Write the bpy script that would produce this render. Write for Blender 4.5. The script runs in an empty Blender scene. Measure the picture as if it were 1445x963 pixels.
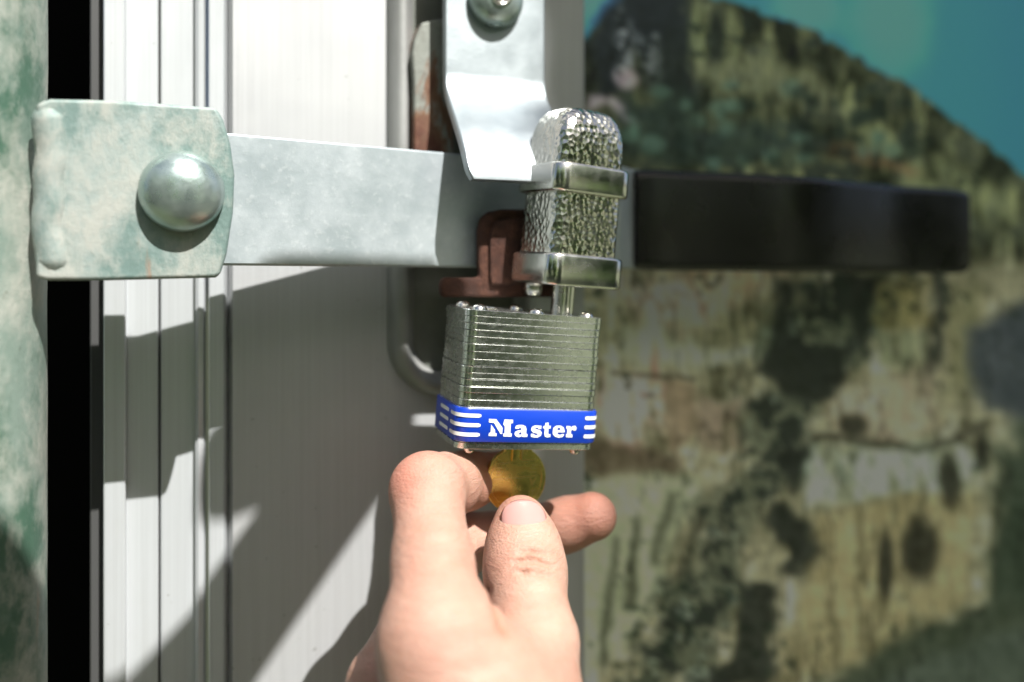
import bpy, bmesh, math, random
import numpy as np
from mathutils import Vector, noise as mnoise
R = math.radians
random.seed(4); rng = np.random.default_rng(7)
scene = bpy.context.scene
C = scene.collection
# ------------------------------------------------------------------ camera, sky, sun, exposure
FPX = 1200.0; HORY = 395.0; CX = 722.5          # lens in photo pixels (1445 wide), eye level row
cam_d = bpy.data.cameras.new('camera'); cam = bpy.data.objects.new('camera', cam_d); C.objects.link(cam)
cam.location = (0, 0, 0); cam.rotation_euler = (R(90), 0, 0)
cam_d.sensor_width = 36; cam_d.lens = FPX / 1445 * 36
cam_d.shift_y = -(481.5 - HORY) / 1445
cam_d.clip_start = 0.01; cam_d.clip_end = 500
cam_d.dof.use_dof = True; cam_d.dof.focus_distance = 0.238; cam_d.dof.aperture_fstop = 4.2
scene.camera = cam
SUN = Vector((0.624, -0.837, 1.36)).normalized()   # towards the sun
w = bpy.data.worlds.new('World'); scene.world = w; w.use_nodes = True
nt = w.node_tree; nt.nodes.clear()
sky = nt.nodes.new('ShaderNodeTexSky'); sky.sky_type = 'NISHITA'; sky.sun_disc = False
sky.sun_elevation = math.asin(SUN.z); sky.sun_rotation = math.atan2(SUN.x, SUN.y)
sky.air_density = 0.8; sky.dust_density = 3.0; sky.ozone_density = 0.3
bgn = nt.nodes.new('ShaderNodeBackground'); bgn.inputs[1].default_value = 0.07
wo = nt.nodes.new('ShaderNodeOutputWorld')
nt.links.new(sky.outputs[0], bgn.inputs[0]); nt.links.new(bgn.outputs[0], wo.inputs[0])
sd = bpy.data.lights.new('sun', 'SUN'); so = bpy.data.objects.new('sun', sd); C.objects.link(so)
sd.energy = 5.0; sd.angle = R(0.5); sd.color = (1, 0.985, 0.955)
so.rotation_euler = SUN.to_track_quat('Z', 'Y').to_euler(); so.location = SUN * 5
scene.view_settings.view_transform = 'Standard'; scene.view_settings.look = 'None'
scene.view_settings.exposure = 0.95; scene.view_settings.gamma = 1

# ------------------------------------------------------------------ materials
def lin(r, g, b):
    f = lambda c: ((c/255+0.055)/1.055)**2.4 if c > 10 else c/255/12.92
    return (f(r), f(g), f(b), 1)
class Mat:
    def __init__(s, name, col=(.5, .5, .5, 1), metal=0, rough=.5, **kw):
        s.m = bpy.data.materials.new(name); s.m.use_nodes = True
        s.t = s.m.node_tree; s.b = s.t.nodes['Principled BSDF']
        s.b.inputs['Base Color'].default_value = col; s.b.inputs['Metallic'].default_value = metal
        s.b.inputs['Roughness'].default_value = rough
        for k, v in kw.items(): s.b.inputs[k.replace('_', ' ')].default_value = v
        s.geo = None; s.nrm = None
    def N(s, t, **kw):
        n = s.t.nodes.new(t)
        for k, v in kw.items():
            if k in n.inputs: n.inputs[k].default_value = v
            else: setattr(n, k, v)
        return n
    def L(s, a, b): s.t.links.new(a, b)
    def co(s, scale=(1, 1, 1), rot=(0, 0, 0)):
        g = s.N('ShaderNodeTexCoord'); mp = s.N('ShaderNodeMapping')
        mp.inputs['Scale'].default_value = scale; mp.inputs['Rotation'].default_value = rot
        s.L(g.outputs['Object'], mp.inputs['Vector']); return mp.outputs[0]
    def noise(s, scale, detail=6, rough=.6, sc=(1, 1, 1), dist=0):
        n = s.N('ShaderNodeTexNoise'); n.inputs['Scale'].default_value = scale; n.inputs['Detail'].default_value = detail
        n.inputs['Roughness'].default_value = rough; n.inputs['Distortion'].default_value = dist
        s.L(s.co(sc), n.inputs['Vector']); return n.outputs[0]
    def ramp(s, fac, stops):
        r = s.N('ShaderNodeValToRGB'); e = r.color_ramp.elements
        while len(e) < len(stops): e.new(.5)
        for i, (p, c) in enumerate(stops):
            e[i].position = p; e[i].color = c if len(c) == 4 else (*c, 1)
        s.L(fac, r.inputs[0]); return r.outputs[0]
    def grey(s, fac, a, b, lo=0., hi=1.):
        m = s.N('ShaderNodeMapRange'); s.L(fac, m.inputs[0])
        for i, v in enumerate((a, b, lo, hi)): m.inputs[i+1].default_value = v
        return m.outputs[0]
    def mix(s, fac, a, b, blend='MIX'):
        m = s.N('ShaderNodeMix', data_type='RGBA', blend_type=blend)
        for sock, v in ((m.inputs[0], fac), (m.inputs[6], a), (m.inputs[7], b)):
            if hasattr(v, 'links'): s.L(v, sock)
            else: sock.default_value = v
        return m.outputs[2]
    def base(s, o): s.L(o, s.b.inputs['Base Color']); return s
    def rough(s, o): s.L(o, s.b.inputs['Roughness']); return s
    def bump(s, h, strength=.3, dist=.001):
        b = s.N('ShaderNodeBump'); b.inputs['Strength'].default_value = strength; b.inputs['Distance'].default_value = dist
        s.L(h, b.inputs['Height'])
        if s.nrm is not None: s.L(s.nrm, b.inputs['Normal'])
        s.nrm = b.outputs[0]; s.L(s.nrm, s.b.inputs['Normal']); return s

M = {}
# brushed aluminium sheet
m = Mat('brushed_aluminium', metal=.35, rough=.42)
st = m.noise(900, 4, .7, (1, 1, .012)); bl = m.noise(22, 5, .6); sp = m.noise(420, 2, .5)
c = m.mix(m.grey(st, .3, .7, 0, .55), (.52, .525, .53, 1), (.40, .40, .40, 1))
c = m.mix(m.grey(bl, .35, .75, 0, .35), c, (.42, .42, .39, 1))
c = m.mix(m.grey(sp, .74, .78, 0, .55), c, (.12, .11, .09, 1))
m.base(c).rough(m.grey(bl, .3, .7, .36, .55)).bump(st, .12, .0003); M['alu'] = m
m = Mat('extruded_aluminium', metal=.35, rough=.35)
st = m.noise(1400, 3, .7, (1, 1, .006)); sp = m.noise(300, 3, .6); bl = m.noise(30, 5, .65, (1, 1, .4))
c = m.mix(m.grey(st, .3, .7, 0, .5), (.60, .62, .63, 1), (.48, .49, .49, 1))
c = m.mix(m.grey(bl, .5, .8, 0, .4), c, (.42, .42, .38, 1))
c = m.mix(m.grey(sp, .72, .76, 0, .6), c, (.2, .18, .15, 1))
m.base(c).rough(m.grey(bl, .3, .7, .28, .45)).bump(st, .1, .0003); M['ext'] = m
M['rub'] = Mat('grey_flange', (.06, .06, .058, 1), .0, .6)
m = Mat('gap_black', (.008, .008, .008, 1), 0, .8); m.b.inputs['Specular IOR Level'].default_value = .05; m.b.inputs['Base Color'].default_value = (.004, .004, .004, 1); M['black'] = m  # near-black colour stands in for the darkness deep in the gap
# galvanised bar
m = Mat('zinc_plate', metal=.45, rough=.4)
n1 = m.noise(55, 8, .7); n2 = m.noise(480, 4, .6); n3 = m.noise(18, 3, .5, (1, 1, 2), 1.5); n4 = m.noise(120, 4, .6, (.6, .6, 3))
c = m.mix(m.grey(n1, .35, .7), (.40, .455, .475, 1), (.53, .57, .585, 1))
c = m.mix(m.grey(n2, .55, .7, 0, .35), c, (.64, .67, .68, 1))
c = m.mix(m.grey(n3, .62, .72, 0, .35), c, (.40, .42, .36, 1))
c = m.mix(m.grey(n4, .72, .76, 0, .5), c, (.33, .29, .24, 1))
m.base(c).rough(m.grey(n1, .3, .7, .3, .5)).bump(n2, .12, .0004).bump(n1, .15, .001); M['zinc'] = m
m = Mat('hasp_steel', metal=.82, rough=.40)
n1 = m.noise(70, 6, .6); n2 = m.noise(600, 3, .6)
m.base(m.mix(m.grey(n1, .3, .7), (.29, .325, .34, 1), (.35, .38, .39, 1))).rough(m.grey(n1, .3, .7, .36, .48)).bump(n2, .1, .0003); M['hasp'] = m
# weathered painted bracket
def weathered(name, green, pale, mud, s, thr):
    m = Mat(name, metal=.1, rough=.55)
    n1 = m.noise(s, 9, .68, (1, 1, .7), .1); n2 = m.noise(s*1.6, 10, .72, (1, 1, .6), .15); n3 = m.noise(s*9, 5, .7); n4 = m.noise(s*.8, 7, .6, (2.5, 2.5, .35), .6)
    c = m.mix(m.grey(n1, thr-.06, thr+.06), green, pale)
    c = m.mix(m.grey(n2, .44, .60, 0, .9), c, mud)
    c = m.mix(m.grey(n3, .64, .72, 0, .6), c, (.10, .12, .09, 1))
    c = m.mix(m.grey(n4, .66, .72, 0, .7), c, (.30, .16, .09, 1))
    m.base(c).rough(m.grey(n2, .4, .6, .4, .75)).bump(n2, .5, .0012).bump(n3, .3, .0006)
    return m
M['brk'] = weathered('weathered_green_zinc', (.15, .22, .20, 1), (.26, .315, .295, 1), (.37, .375, .335, 1), 46, .5)
M['pipe'] = weathered('peeling_green_paint', (.06, .125, .085, 1), (.19, .25, .21, 1), (.38, .385, .335, 1), 30, .5)
m = Mat('weld_metal', metal=.35, rough=.45)
n1 = m.noise(260, 5, .7); n2 = m.noise(110, 5, .7)
m.base(m.ramp(n2, [(.35, (.20, .18, .15)), (.5, (.45, .45, .42)), (.66, (.52, .52, .49))])).bump(n1, .6, .001); M['weld'] = m
m = Mat('domed_zinc', metal=.78, rough=.3)
n1 = m.noise(90, 6, .65); n2 = m.noise(500, 3, .6)
m.base(m.mix(m.grey(n1, .35, .7), (.36, .45, .42, 1), (.52, .58, .55, 1))).rough(m.grey(n1, .3, .7, .2, .45)).bump(n2, .2, .0005); M['dome'] = m
# rust
m = Mat('rust', metal=0, rough=.85)
n1 = m.noise(210, 9, .75); n2 = m.noise(60, 6, .6)
m.base(m.ramp(n1, [(.3, (.02, .007, .004)), (.5, (.055, .018, .009)), (.7, (.11, .042, .022))])).bump(n1, .9, .0015).bump(n2, .8, .002); M['rust'] = m
m = Mat('rusty_steel', metal=.2, rough=.6)
n1 = m.noise(45, 8, .65, (1, 1, .5), .5); n2 = m.noise(240, 5, .7)
c = m.ramp(n1, [(.44, (.10, .034, .018)), (.52, (.17, .09, .05)), (.56, (.22, .23, .20))])
m.base(m.mix(m.grey(n2, .5, .75, 0, .5), c, (.04, .018, .01, 1))).bump(n2, .4, .0008); M['rusty'] = m
m = Mat('pan_paint', metal=.2, rough=.5)
n1 = m.noise(50, 6, .6); m.base(m.mix(m.grey(n1, .35, .7), (.11, .12, .10, 1), (.19, .19, .165, 1))).bump(m.noise(300, 4, .6), .15, .0005); M['pan'] = m
m = Mat('ring_steel', metal=.4, rough=.45)
n1 = m.noise(60, 6, .6, (1, 1, .3)); m.base(m.mix(m.grey(n1, .35, .7), (.27, .27, .255, 1), (.40, .40, .385, 1))).bump(m.noise(300, 4, .6), .15, .0005); M['ring'] = m
m = Mat('black_rubber', (.009, .008, .0075, 1), 0, .3)
m.bump(m.noise(200, 5, .6), .12, .0006); m.rough(m.grey(m.noise(40, 4, .6), .3, .7, .2, .38)); M['grip'] = m
# padlock metals
m = Mat('laminated_steel', metal=1, rough=.25)
n1 = m.noise(700, 4, .65, (.6, .6, 1)); n2 = m.noise(160, 5, .6); n3 = m.noise(1500, 2, .5, (1, 1, .25))
m.base(m.mix(m.grey(n2, .35, .7), (.80, .81, .77, 1), (.72, .74, .69, 1))).rough(m.grey(n1, .3, .75, .2, .33))
m.bump(n1, .035, .0003).bump(n3, .06, .0003); M['lam'] = m
m = Mat('bright_steel', (.72, .70, .65, 1), 1, .12); m.bump(m.noise(500, 3, .5), .05, .0003)
m.rough(m.grey(m.noise(150, 5, .6), .35, .7, .15, .3)); M['bright'] = m
m = Mat('hammered_nickel', (.70, .67, .60, 1), 1, .14)
v = m.N('ShaderNodeTexVoronoi', feature='SMOOTH_F1'); v.inputs['Scale'].default_value = 560; v.inputs['Smoothness'].default_value = .25; v.inputs['Randomness'].default_value = .85
m.L(m.co(), v.inputs['Vector']); m.bump(v.outputs['Distance'], .42, .0009)
m.rough(m.grey(m.noise(200, 4, .6), .35, .7, .14, .3)); M['hammer'] = m
m = Mat('blue_vinyl', (.006, .045, .42, 1), 0, .28); m.bump(m.noise(260, 4, .6), .05, .0004)
m.b.inputs['Coat Weight'].default_value = .2; M['blue'] = m
m = Mat('white_print', (.78, .79, .76, 1), 0, .4); M['white'] = m
m = Mat('brass', (.62, .45, .12, 1), 1, .22); n1 = m.noise(220, 5, .6); m.rough(m.grey(n1, .3, .7, .16, .36)).bump(m.noise(700, 3, .6, (1, 1, 1)), .08, .0003)
m.base(m.mix(m.grey(n1, .4, .7), (.88, .70, .20, 1), (.74, .55, .16, 1))); M['brass'] = m
M['brass2'] = Mat('worn_brass_edge', (.85, .66, .28, 1), 1, .3)
# skin
m = Mat('skin', metal=0, rough=.42)
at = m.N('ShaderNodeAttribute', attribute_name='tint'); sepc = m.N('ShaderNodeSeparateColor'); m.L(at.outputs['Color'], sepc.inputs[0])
n1 = m.noise(75, 6, .6); n2 = m.noise(330, 4, .6)
c = m.mix(m.grey(n1, .35, .68), (.41, .235, .17, 1), (.49, .305, .23, 1))
c = m.mix(m.grey(n2, .55, .75, 0, .3), c, (.50, .27, .20, 1))
c = m.mix(m.grey(m.noise(38, 5, .6), .45, .72, 0, .45), c, (.42, .18, .125, 1))
c = m.mix(sepc.outputs[0], c, (.55, .19, .13, 1))
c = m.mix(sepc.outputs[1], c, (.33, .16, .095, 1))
m.base(c)
m.b.inputs['Subsurface Weight'].default_value = .35; m.b.inputs['Subsurface Radius'].default_value = (1, .35, .2); m.b.inputs['Subsurface Scale'].default_value = .0022
v = m.N('ShaderNodeTexVoronoi', feature='DISTANCE_TO_EDGE'); v.inputs['Scale'].default_value = 900; m.L(m.co((1, 1, 1.5)), v.inputs['Vector'])
m.bump(m.grey(v.outputs['Distance'], 0, .25), .3, .0004).bump(m.noise(170, 8, .7, (.7, .7, 2.8), .6), .7, .0010)
m.rough(m.grey(n2, .3, .7, .36, .52)); M['skin'] = m
m = Mat('nail', (.46, .255, .225, 1), 0, .22); m.b.inputs['Subsurface Weight'].default_value = .3; m.b.inputs['Subsurface Radius'].default_value = (1, .4, .3); m.b.inputs['Subsurface Scale'].default_value = .001
m.bump(m.noise(900, 2, .5, (1, 1, .08)), .06, .0002); M['nail'] = m
# printed picture
m = Mat('printed_vinyl', metal=0, rough=.4); at = m.N('ShaderNodeAttribute', attribute_name='print'); m.base(at.outputs['Color']); M['print'] = m
# ground and tree
m = Mat('dry_grass_ground', rough=.9); n1 = m.noise(3, 8, .7); n2 = m.noise(40, 6, .7)
c = m.mix(m.grey(n1, .35, .65), (.10, .13, .06, 1), (.17, .18, .11, 1)); m.base(m.mix(m.grey(n2, .4, .7, 0, .5), c, (.07, .075, .045, 1))).bump(n2, .6, .02); M['ground'] = m
m = Mat('leaf', rough=.45); n1 = m.noise(5, 3, .6)
m.base(m.mix(m.grey(n1, .3, .7), (.11, .19, .065, 1), (.19, .28, .11, 1)))
m.b.inputs['Transmission Weight'].default_value = 0
tr = m.N('ShaderNodeBsdfTranslucent'); tr.inputs[0].default_value = (.44, .60, .24, 1); ad = m.N('ShaderNodeMixShader'); ad.inputs[0].default_value = .5
out = m.t.nodes['Material Output']; m.L(m.b.outputs[0], ad.inputs[1]); m.L(tr.outputs[0], ad.inputs[2]); m.L(ad.outputs[0], out.inputs['Surface']); M['leaf'] = m
m = Mat('bark', rough=.9); n1 = m.noise(14, 7, .7, (2, 2, .4)); m.base(m.ramp(n1, [(.3, (.04, .03, .02)), (.7, (.14, .11, .08))])).bump(n1, .8, .02); M['bark'] = m

# ------------------------------------------------------------------ object helpers
def world_loc(o):
    v = Vector((0, 0, 0))
    while o is not None: v += o.location; o = o.parent
    return v
def obj(name, verts, faces, mat, parent=None, smooth=False, bevel=0, segs=2, sharp=None, subsurf=0):
    me = bpy.data.meshes.new(name); off = world_loc(parent)
    me.from_pydata([tuple(Vector(v) - off) for v in verts], [], faces)
    bm = bmesh.new(); bm.from_mesh(me); bmesh.ops.recalc_face_normals(bm, faces=bm.faces); bm.to_mesh(me); bm.free()
    o = bpy.data.objects.new(name, me); C.objects.link(o); o.parent = parent
    me.materials.append(M[mat].m)
    if smooth:
        me.polygons.foreach_set('use_smooth', [True]*len(me.polygons))
        if sharp: me.set_sharp_from_angle(angle=R(sharp))
    if bevel:
        b = o.modifiers.new('bevel', 'BEVEL'); b.width = bevel; b.segments = segs; b.limit_method = 'ANGLE'; b.angle_limit = R(35)
        me.polygons.foreach_set('use_smooth', [True]*len(me.polygons))
        wn = o.modifiers.new('wn', 'WEIGHTED_NORMAL'); wn.keep_sharp = True
    if subsurf:
        s = o.modifiers.new('sub', 'SUBSURF'); s.levels = s.render_levels = subsurf
    return o
def tag(o, label, cat, group=None, kind=None):
    if label: o['label'] = label
    if cat: o['category'] = cat
    if group: o['group'] = group
    if kind: o['kind'] = kind
    return o
def thing(name, label, cat, loc):
    o = bpy.data.objects.new(name, None); C.objects.link(o); o.location = loc; o.empty_display_size = .01
    return tag(o, label, cat)
class Frame:
    def __init__(s, o, x, y, z): s.o, s.x, s.y, s.z = (Vector(a) for a in (o, x, y, z))
    def __call__(s, a, b, c): return s.o + s.x*a + s.y*b + s.z*c
    def u_at(s, px, n):                      # u on the plane y=n seen in column px (vertical planes)
        k = (px - CX)/FPX; p = s.o + s.y*n
        return (k*p.y - p.x)/(s.x.x - k*s.x.y)
    def uz(s, px, py, n):
        u = s.u_at(px, n); p = s.o + s.x*u + s.y*n
        return u, (HORY - py)/FPX*p.y
def P(px, py, y): return Vector(((px-CX)/FPX*y, y, (HORY-py)/FPX*y))
def extr(F, outline, n0, n1):
    """outline [(u,z)] swept from depth n0 to n1"""
    k = len(outline)
    v = [F(u, n0, z) for u, z in outline] + [F(u, n1, z) for u, z in outline]
    f = [list(range(k)), list(range(k, 2*k))] + [[i, (i+1) % k, k+(i+1) % k, k+i] for i in range(k)]
    return v, f
def vprof(F, prof, z0, z1, closed=True):
    """cross-section [(u,n)] swept vertically"""
    k = len(prof)
    v = [F(u, n, z0) for u, n in prof] + [F(u, n, z1) for u, n in prof]
    f = [[i, (i+1) % k, k+(i+1) % k, k+i] for i in range(k if closed else k-1)]
    if closed: f += [list(range(k)), list(range(k, 2*k))]
    return v, f
def rrect(hx, hy, r, seg=6):
    pts = []
    for cx, cy, a0 in ((hx-r, hy-r, 0), (-hx+r, hy-r, 90), (-hx+r, -hy+r, 180), (hx-r, -hy+r, 270)):
        for i in range(seg+1):
            a = R(a0 + 90*i/seg); pts.append((cx + r*math.cos(a), cy + r*math.sin(a)))
    return pts
def loft(rings, cap=True):
    k = len(rings[0]); v = [p for r in rings for p in r]; f = []
    for j in range(len(rings)-1):
        for i in range(k): f.append([j*k+i, j*k+(i+1) % k, (j+1)*k+(i+1) % k, (j+1)*k+i])
    if cap: f += [list(range(k)), list(range((len(rings)-1)*k, len(rings)*k))]
    return v, f
def lathe(F, prof, seg=32, axis='y', cu=0, cz=0):
    """prof [(r,n)] turned about the plane normal at (cu,cz)"""
    rings = []
    for r, n in prof:
        r = max(r, 1e-6)
        if axis == 'y': rings.append([F(cu + r*math.cos(2*math.pi*i/seg), n, cz + r*math.sin(2*math.pi*i/seg)) for i in range(seg)])
        else: rings.append([F(cu + r*math.cos(2*math.pi*i/seg), cz + r*math.sin(2*math.pi*i/seg), n) for i in range(seg)])
    return loft(rings)
def tube(path, rad, seg=12):
    rings = []
    for i, p in enumerate(path):
        p = Vector(p); a = Vector(path[max(i-1, 0)]); b = Vector(path[min(i+1, len(path)-1)]); t = (b-a).normalized()
        s = t.cross(Vector((0.13, .2, 1)) if abs(t.z) < .9 else Vector((1, .1, 0))).normalized(); q = s.cross(t)
        r = rad[i] if isinstance(rad, (list, tuple)) else rad
        rings.append([p + (s*math.cos(2*math.pi*j/seg) + q*math.sin(2*math.pi*j/seg))*r for j in range(seg)])
    return loft(rings)

# ------------------------------------------------------------------ frames
Y20 = R(20)
DX = Vector((math.cos(Y20), math.sin(Y20), 0)); NX = Vector((math.sin(Y20), -math.cos(Y20), 0)); UP = Vector((0, 0, 1))
F = Frame((-.0914, .2692, 0), DX, NX, UP)          # the door: u along, n out, z up
ZT, ZB = .32, -.42

# ------------------------------------------------------------------ ground
g = obj('ground', [(-60, -60, -1.2), (60, -60, -1.2), (60, 60, -1.2), (-60, 60, -1.2)], [[0, 1, 2, 3]], 'ground'); tag(g, None, None, kind='structure')

# ------------------------------------------------------------------ door panel (aluminium)
uP0, uP1 = F.u_at(323, 0), F.u_at(826, 0)
t = thing('cargo_door', 'brushed aluminium door sheet behind the padlock and latch bar', 'door', F(.02, 0, ZB))
v, f = vprof(F, [(uP0, -.003), (uP0+.0012, 0), (uP1-.001, 0), (uP1, -.001), (uP1, -.027), (uP0, -.027)], ZB, ZT)
obj('panel', v, f, 'alu', t)
# dished keeper pan with a raised rim
def rim(o_u0, o_u1, o_z0, o_z1, r):
    cu, cz, hu, hz = (o_u0+o_u1)/2, (o_z0+o_z1)/2, (o_u1-o_u0)/2, (o_z1-o_z0)/2
    prof = [(0, .0003), (.0006, .0035), (.002, .0062), (.0042, .0072), (.0058, .0064), (.0068, .004), (.0078, .0034), (.0086, .0015), (.0088, .0003)]
    rings = [[F(cu+a, n, cz+b) for a, b in rrect(hu-o, hz-o, max(r-o, .004), 10)] for o, n in prof]
    return loft(rings, cap=False), (cu, cz, hu, hz)
uR0, uR1 = F.u_at(549, .003), F.u_at(757, .003)
zR0 = F.uz(620, 560, .003)[1]
(v, f), (cu, cz, hu, hz) = rim(uR0, uR1, zR0, .135, .019)
rm = obj('keeper_rim', v, f, 'ring', t, smooth=True)
v, f = extr(F, [(cu+a, cz+b) for a, b in rrect(hu-.0085, hz-.0085, .011, 8)], .0004, .0016)
obj('keeper_base', v, f, 'pan', t)
# upright rusty guide bar with a hooked top end, bare metal where the rust stops
ua, ub = F.u_at(585, .012), F.u_at(642, .012); zt = F.uz(600, 22, .012)[1]
pr = [(ua, .012), (ua+.0003, zt-.022), (ua-.0004, zt-.012), (ua+.0006, zt-.007), (ua+.0028, zt-.002), (ub-.001, zt+.001), (ub, zt), (ub, .012)]
v, f = extr(F, pr, .0018, .0105)
obj('guide_bar', v, f, 'rusty', t, bevel=.0008)['label'] = 'rusty upright guide bar with hooked top'
# rusty strap over the bar
q = lambda px, py, n=.034: F.uz(px, py, n)
out = [q(690, 416), q(700, 400), q(681, 372), q(681, 325), q(686, 305), q(700, 295), q(720, 292), q(800, 292), q(800, 416)]
v, f = extr(F, [q(683, 392), q(681, 370), q(681, 322), q(685, 306), q(697, 297), q(715, 294), q(806, 294), q(806, 420), q(628, 420), q(626, 400), q(632, 391), q(660, 392)], .0265, .0305)
obj('keeper_strap', v, f, 'rust', t, bevel=.0012)['label'] = 'rust brown keeper strap in front of the bar'
v, f = extr(F, [q(695, 388), q(695, 330), q(702, 312), q(720, 308), q(800, 308), q(800, 402), q(697, 402)], .0306, .0322)
obj('strap_rib', v, f, 'rust', t, bevel=.0006)
obj('strap_post', *extr(F, [q(712, 400), q(790, 400), q(790, 418), q(712, 418)], .0012, .0264), 'rust', t)

# ------------------------------------------------------------------ jamb: extruded aluminium strips
t = thing('door_jamb', 'ribbed aluminium door jamb with grooves behind the bolted bracket', 'door frame', F(-.03, 0, ZB))
def strip(name, p0, p1, n, back, mat, gap=.0):
    a, b = F.u_at(p0, n)+gap, F.u_at(p1, n)-gap
    v, f = vprof(F, [(a, back), (a, n-.0004), (a+.0004, n), (b-.0004, n), (b, n-.0004), (b, back)], ZB, ZT)
    return obj(name, v, f, mat, t)
strip('flange', 127, 146, -.007, -.12, 'rub')
strip('outer_strip', 145.5, 177, 0, -.03, 'ext', .00005)
strip('channel_face', 176, 223.5, -.005, -.03, 'ext', .00005)
strip('channel_face', 226.5, 277, -.005, -.03, 'ext', .00005)
strip('groove', 223, 227, -.0062, -.03, 'rub', .00002)
a, b = F.u_at(275.5, -.002), F.u_at(293, -.002)
v, f = vprof(F, [(a, -.03), (a, -.0026), (a+.001, -.0018), (b-.0012, -.0024), (b-.0004, -.004), (b, -.03)], ZB, ZT); obj('rib', v, f, 'ext', t)
strip('inner_strip', 294, 317, 0, -.03, 'ext', .00005)
a, b = F.u_at(317.2, 0), F.u_at(323, -.003)-.0001
v, f = vprof(F, [(a, -.03), (a, -.0001), (a+.0005, -.0012), (b-.0002, -.0042), (b, -.0046), (b, -.03)], ZB, ZT); obj('edge_bead', v, f, 'ext', t)
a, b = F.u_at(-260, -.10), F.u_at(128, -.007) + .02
v, f = vprof(F, [(a, -.135), (a, -.125), (b, -.125), (b, -.135)], ZB, ZT); obj('gap_sheet', v, f, 'black', t)  # sheet closing the deep gap, its shade put into the black colour

# ------------------------------------------------------------------ printed panel
NM = -.028
PX = np.arange(780, 1812, 4.0); PY = np.arange(-260, 1324, 4.0)
gx, gy = np.meshgrid(PX, PY)
def vnoise(x, y, seed):
    r = np.random.default_rng(seed); T = r.random((256, 256))
    xi = np.floor(x).astype(int); yi = np.floor(y).astype(int); fx = x-xi; fy = y-yi
    fx = fx*fx*(3-2*fx); fy = fy*fy*(3-2*fy); g_ = lambda a, b: T[a % 256, b % 256]
    return (g_(xi, yi)*(1-fx)+g_(xi+1, yi)*fx)*(1-fy) + (g_(xi, yi+1)*(1-fx)+g_(xi+1, yi+1)*fx)*fy
def fbm(sx, sy, seed, o=5, g=.55):
    a = 0; s = 0; amp = 1
    for i in range(o):
        a = a + amp*vnoise(gx/sx*2**i+11*i, gy/sy*2**i+7*i, seed+i); s += amp; amp *= g
    return a/s
def sm(x, a, b): t_ = np.clip((x-a)/(b-a), 0, 1); return t_*t_*(3-2*t_)
img = np.zeros(gx.shape+(3,))
def lay(col, mask):
    global img
    img = img*(1-mask[..., None]) + np.array(col, float)*mask[..., None]
def poly(pts, soft=10, wob=14, seed=3):
    soft = soft*1.15; wob = wob*2.0
    """soft mask of a polygon, edge wobbled by noise"""
    wx = gx + (fbm(60, 60, seed)-.5)*2*wob; wy = gy + (fbm(60, 60, seed+20)-.5)*2*wob
    d = np.full(gx.shape, 1e9); ins = np.zeros(gx.shape, bool); n = len(pts)
    for i in range(n):
        (x1, y1), (x2, y2) = pts[i], pts[(i+1) % n]
        dx, dy = x2-x1, y2-y1; tt = np.clip(((wx-x1)*dx+(wy-y1)*dy)/(dx*dx+dy*dy+1e-9), 0, 1)
        d = np.minimum(d, np.hypot(wx-x1-tt*dx, wy-y1-tt*dy))
        c_ = ((y1 > wy) != (y2 > wy)) & (wx < (x2-x1)*(wy-y1)/(y2-y1+1e-9)+x1); ins ^= c_
    return sm(np.where(ins, d, -d), -soft, soft)
def ell(cx, cy, rx, ry, soft=.35, wob=.3, seed=5):
    return 1-sm(np.hypot((gx-cx)/rx, (gy-cy)/ry) + (fbm(35, 35, seed)-.5)*wob*2, 1-soft, 1+soft)
# sky
lay((57, 122, 125), np.ones(gx.shape))
lay((86, 158, 182), .85*ell(1255, 20, 55, 90, .6, .2)); lay((86, 150, 180), .8*ell(1140, 5, 45, 45, .6)); lay((90, 160, 205), .9*ell(840, 0, 45, 40, .5))
lay((48, 108, 108), sm(gx, 1330, 1500)*.6)
# cliff
topline = np.interp(gx, [780, 830, 850, 880, 940, 1010, 1060, 1130, 1200, 1270, 1330, 1400, 1445, 1600, 1820], [60, 52, 30, -8, -25, -5, 12, 38, 75, 112, 155, 210, 248, 350, 470])
topline = topline + (fbm(24, 24, 60)-.5)*22
cl = sm(gy-topline, -5, 5)
f1 = fbm(40, 40, 100); f2 = fbm(16, 70, 120); f3 = fbm(110, 60, 140); f4 = fbm(12, 12, 150, 4)
base = np.array((58, 62, 40.)) + (f1[..., None]-.5)*np.array((150, 150, 110.)) + (f2[..., None]-.5)*np.array((90, 92, 70.))
img = img*(1-cl[..., None]) + base*cl[..., None]
dk = (24, 30, 24)
up = cl*(1-sm(gy, 330, 430))
lay((118, 122, 76), up*.75*sm(f2, .56, .72)*sm(gx, 1000, 1150))
lay(dk, up*.8*sm(f1*.6+f4*.4, .53, .64)*(1-.5*sm(gx, 1150, 1350)))
lay((20, 26, 28), poly([(826, 60), (880, -20), (970, -20), (965, 60), (972, 130), (930, 120), (900, 75), (880, 120), (830, 150)], 14, 12)*.9)
lay((150, 155, 140), ell(880, 66, 14, 30, .7, 1.1)*.6*sm(f4, .35, .6)); lay((140, 145, 130), ell(921, 80, 13, 36, .7, 1.1)*.6*sm(f4, .35, .6)); lay((165, 150, 140), ell(885, 112, 16, 14, .5)*.7)
lay((160, 148, 140), poly([(828, 138), (880, 140), (900, 165), (880, 170), (850, 150), (828, 160)], 8, 6)*.8)
lay((108, 116, 74), ell(988, 50, 16, 42, .5)*.75); lay((112, 118, 76), ell(1032, 55, 15, 36, .5)*.75)
lay((22, 28, 22), ell(1010, 60, 12, 48, .5)*.8); lay((22, 28, 20), ell(950, 110, 28, 60, .6)*.6)
lay((112, 116, 80), poly([(968, 80), (1060, 82), (1150, 110), (1200, 160), (1120, 150), (1050, 130), (1000, 118), (968, 110)], 12, 16)*.6)
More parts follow.
